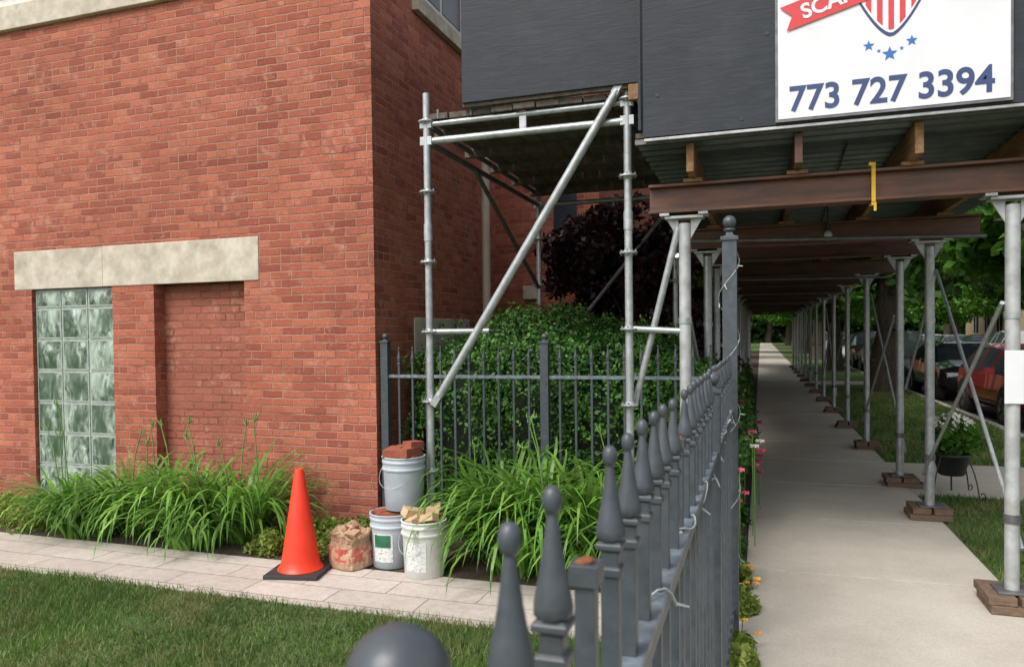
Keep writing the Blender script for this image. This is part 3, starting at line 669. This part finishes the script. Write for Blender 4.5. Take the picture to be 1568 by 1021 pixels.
for (x,y,r,s,src) in [(3,45,1,1.05,sA),(3,58,2.2,1.1,sB),(3,72,.4,1.1,sA),(3,90,3,1.15,sB),(-3.5,24,1.1,.7,sB),(-4,34,2.,.75,sA),(-4,46,3.,.8,sB),(-5,60,.7,.85,sA),(-6,78,1.7,1.,sB),
   (14,30,.3,.8,sB),(14,46,1.3,1.0,sA),(14,64,2.3,1.05,sB),(14,86,3.3,1.1,sA),(1,112,.2,1.1,sA),(7,116,1.2,1.1,sB),(-6,108,2.2,1.1,sA),(14,112,3.2,1.2,sB),(23,110,.2,1.2,sA),(-14,108,1.,1.2,sB),(13.6,18,2.2,.75,sA)]:
    inst(src,(x,y,0),r,s)
rs=np.random.RandomState(21); n=22000
P=np.stack([rs.uniform(-40,50,n),rs.uniform(118,130,n),rs.uniform(0,1,n)**.8*12],1); P[:,2]*=.75+.25*np.sin(P[:,0]*.4)*np.cos(P[:,0]*.13+1); npmesh('distant_trees',leaves(P,1.2,.7),'leafB')
cover('border_shrubs',-1.25,-.25,9.9,30,26000,1.15,'leafB',.085,seed=9,nc=60,cr=.38)
cover('border_plants',-.70,-.12,4.9,9.9,14000,.38,'hedgeleaf',.05,seed=11,nc=70,cr=.13)
cover('border_shrubs',-.85,-.2,5.9,7.6,9000,.85,'hedgeleaf',.045,seed=12,nc=14,cr=.24)
cover('edge_plants',-.16,-.04,2.9,5.0,3000,.16,'cover',.05,seed=14,nc=24,cr=.06)
random.seed(8); b=B()
for i in range(52):
    x=random.uniform(-.40,.0); y=random.uniform(5.2,9.2); z=random.uniform(.3,.9)
    if i%3==0: b.tube((x,y,0),(x,y,z),.004,k='stalk',n=5)
    for q in range(6):
        a=q*1.05; m3=Matrix.Rotation(a,3,'Z')@Matrix.Rotation(.7,3,'X'); b.obox((x+.018*math.cos(a),y+.018*math.sin(a),z),(.03,.028,.004),m3,'petalp' if i%5 else 'petalw')
for i in range(9):
    x=random.uniform(-.12,-.02); y=random.uniform(3.6,4.9); z=random.uniform(.06,.15)
    for q in range(5):
        a=q*1.25; m3=Matrix.Rotation(a,3,'Z')@Matrix.Rotation(.5,3,'X'); b.obox((x+.01*math.cos(a),y+.01*math.sin(a),z),(.018,.016,.003),m3,'petaly')
b.build('rose_bush')
rs=np.random.RandomState(17); n=5000; d=unit(rs.normal(size=(n,3))); P=np.array([-.32,7.2,.62])+d*np.array([.30,1.9,.34])*rs.uniform(.5,1,(n,1)); npmesh('rose_foliage',leaves(P,.045,.6),'hedgeleaf')
# ------------------------------------------------------------ planter
pl=empty('flower_planter'); b=B(); px,py=1.74,8.1
b.lathe((px,py,.20),[(.10,0),(.115,.01),(.155,.18),(.17,.185),(.17,.21),(.15,.21),(.14,.17)],'iron',24)
for k in range(4):
    a=R(45+90*k); pts=[]
    for s in range(14):
        t=s/13; rr=.15+.05*math.sin(t*3.1)+.12*t**2; zz=.40-.39*t
        pts.append((px+rr*math.cos(a),py+rr*math.sin(a),zz+.012))
    b.path(pts,.006,'iron',6)
    ce=(px+.30*math.cos(a),py+.30*math.sin(a)); pts=[]
    for s in range(12):
        t=s/11*4.7; r_=.035*(1-t/7); pts.append((ce[0]+r_*math.sin(t)*math.cos(a),ce[1]+r_*math.sin(t)*math.sin(a),.055-r_*math.cos(t)))
    b.path(pts,.005,'iron',6)
b.tube((px,py,.05),(px,py,.2),.008,k='iron',n=6)
b.build('pot_and_stand',parent=pl)
rs=np.random.RandomState(4); n=1700; d=unit(rs.normal(size=(n,3))); P=np.array([px,py,.57])+d*np.array([.25,.25,.19])*rs.uniform(.4,1,(n,1)); npmesh('foliage',leaves(P,.065,.6),'leafA',pl)
n=130; d=unit(rs.normal(size=(n,3))); d[:,2]=np.abs(d[:,2]); P=np.array([px,py,.66])+d*np.array([.19,.19,.13]); npmesh('flowers',leaves(P,.045,.8),'petalw',pl)
# ------------------------------------------------------------ cars
def paint(name,c):
    m,nt,bs=newmat(name); bs.inputs['Roughness'].default_value=.22; bs.inputs['Metallic'].default_value=.2; bs.inputs['Coat Weight'].default_value=.6
    f=noise(nt,pos(nt),2,4); nt.links.new(ramp(nt,f,[(.3,c),(.7,tuple(x*.85 for x in c))]),bs.inputs['Base Color']); return m
for nme,c in (('cred',(.40,.015,.025)),('cblk',(.02,.022,.026)),('csil',(.38,.40,.42)),('cwht',(.65,.66,.66)),('cblu',(.05,.10,.22)),('cgry',(.10,.11,.12))): M[nme]=paint('car_paint_'+nme,c)
M['tail']=simple('tail_lamp',(.4,.01,.01),(.3,.01,.01),.2,scale=10,bs_=0); M['head']=simple('head_lamp',(.6,.62,.62),(.45,.46,.46),.1,scale=10,bs_=0)
def car(x,y,k,rot=math.pi,suv=False):
    b=B(); H=1.16 if suv else 1.
    st=[(-2.25,.42,.70,.78,.74,.6),(-2.12,.30,.86,.97,.84,.68),(-1.95,.25,.93,1.02,.88,.70),(-1.45,.24,.94,1.38,.90,.62),(-1.35,.24,.94,1.41,.90,.62),(-.45,.24,.93,1.46,.91,.64),(-.38,.24,.93,1.46,.91,.64),(.30,.24,.92,1.42,.90,.62),(.40,.24,.92,1.40,.90,.62),(1.15,.25,.92,.985,.89,.72),(1.9,.27,.80,.87,.87,.70),(2.15,.32,.66,.74,.80,.6),(2.25,.40,.58,.62,.70,.5)]
    if suv: st[1]=(-2.12,.3,.95,1.35,.84,.66); st[2]=(-1.95,.25,.95,1.40,.88,.68)
    rings=[]
    for (yy,zb_,be,tp,wb,wt) in st:
        half=[(wb*.80,zb_),(wb*.98,zb_+.12),(wb,(zb_+be)/2+.05),(wb*.96,be),(wt,tp-.055),(wt*.72,tp)]
        ring=[(a,yy,z*(H if z>.9 else 1)) for a,z in half]+[(-a,yy,z*(H if z>.9 else 1)) for a,z in reversed(half)]
        rings.append(ring)
    vs=[p for r in rings for p in r]; n=12
    for i in range(len(st)-1):
        for j in range(n):
            f=(i*n+j,i*n+(j+1)%n,(i+1)*n+(j+1)%n,(i+1)*n+j)
            kk=k
            if j in (3,7) and i in (2,4,6,8): kk='glass_d'
            if j in (4,5,6) and i in (2,8): kk='glass_d'
            b.add([vs[q] for q in f],[(0,1,2,3)],kk,False)
    b.add(rings[0],[tuple(range(n))],k); b.add(rings[-1],[tuple(range(n-1,-1,-1))],k)
    for yy in (-1.38,1.38):
        for s in (-1,1):
            b.tube((s*.70,yy,.33),(s*.905,yy,.33),.40,k='rubber',n=24); b.tube((s*.72,yy,.32),(s*.92,yy,.32),.325,k='tyre',n=24); b.tube((s*.90,yy,.32),(s*.925,yy,.32),.21,k='rim',n=18)
            for q in range(5):
                a=q*1.2566; b.tube((s*.927,yy,.32),(s*.927,yy+.19*math.cos(a),.32+.19*math.sin(a)),.018,k='rubber',n=5)
    for s in (-1,1):
        b.box(s*.66-.13,s*.66+.13,-2.24,-2.10,.70,.86,'tail'); b.box(s*.60-.15,s*.60+.15,2.02,2.19,.60,.72,'head'); b.box(s*.98-.09,s*.98+.09,.72,.84,.92,1.04,k)
        b.box(s*.905-.004,s*.905+.004,-1.9,1.9,.38,.42,'rubber')
    b.box(-.45,.45,2.17,2.262,.36,.52,'rubber'); b.box(-.15,.15,-2.27,-2.2,.55,.66,'white'); b.box(-.15,.15,2.255,2.27,.42,.5,'white')
    for i in range(3): b.box(-.4,.4,2.26,2.268,.38+.05*i,.39+.05*i,'rim')
    o=b.build('parked_car',.02); o.location=(x,y,-.15); o.rotation_euler=(0,0,rot); return o
for i,(k,s) in enumerate([('cred',False),('cblk',False),('cgry',False),('csil',False),('cblk',True),('cwht',False),('cred',False),('csil',True),('cblk',False),('cwht',True)]):
    car(4.98,16.6+i*5.7,k,math.pi,s)
for i,(k,s) in enumerate([('csil',True),('cred',False),('cblu',False),('cred',False),('cwht',True),('cblk',False),('csil',False),('cwht',False),('cgry',True)]):
    car(11.5,17+i*6.1,k,0,s)
# ------------------------------------------------------------ far buildings
b=B(); b.box(17,32,20,74,-.1,10,'beige'); b.box(16.9,17,20,74,9.6,10.2,'lime')
for y in np.arange(22,73,3.2):
    for z in (1.3,4.6,7.4): b.box(16.97,17.02,y,y+1.3,z,z+1.6,'glass_d'); b.box(16.93,17.0,y-.1,y+1.4,z-.15,z-.003,'lime'); b.box(16.95,16.998,y+.62,y+.68,z,z+1.6,'wframe')
b.build('beige_building')
b=B(); b.box(-30,-7,90,104,-.1,9,'brick'); b.box(-30,-6.9,89.9,104,9,9.4,'lime'); b.build('distant_brick_building')
# ------------------------------------------------------------ light
w=bpy.data.worlds.new('World'); scene.world=w; w.use_nodes=True; nt=w.node_tree; bg=nt.nodes['Background']
sky=nt.nodes.new('ShaderNodeTexSky'); sky.sky_type='NISHITA'; sky.sun_disc=False; sky.sun_elevation=R(52); sky.sun_rotation=R(205); sky.air_density=1; sky.dust_density=4; sky.ozone_density=.6
hs=nt.nodes.new('ShaderNodeHueSaturation'); hs.inputs['Saturation'].default_value=.35; hs.inputs['Value'].default_value=1.45; nt.links.new(sky.outputs[0],hs.inputs['Color']); nt.links.new(hs.outputs[0],bg.inputs['Color']); bg.inputs['Strength'].default_value=.15
l=bpy.data.lights.new('sun','SUN'); l.energy=1.9; l.angle=R(26); l.color=(1,.96,.90); lo=bpy.data.objects.new('sun',l); scene.collection.objects.link(lo)
az=R(205); el=R(52); sd=Vector((math.sin(az)*math.cos(el),math.cos(az)*math.cos(el),math.sin(el))); lo.rotation_euler=(-sd).to_track_quat('-Z','Y').to_euler()
# ------------------------------------------------------------ camera
cam=bpy.data.cameras.new('camera'); co=bpy.data.objects.new('camera',cam); scene.collection.objects.link(co); scene.camera=co
cam.sensor_width=36; cam.lens=26; cam.clip_start=.01; cam.clip_end=1000; cam.shift_y=.0166
co.matrix_world=Matrix.Translation((0,0,1.6))@(Matrix.Rotation(R(18.6),4,'Z')@Matrix.Rotation(R(90-1.2),4,'X')@Matrix.Rotation(-.012,4,'Z'))
cam.dof.use_dof=True; cam.dof.focus_distance=5.5; cam.dof.aperture_fstop=8.5
scene.view_settings.view_transform='Standard'; scene.view_settings.look='None'; scene.view_settings.exposure=0
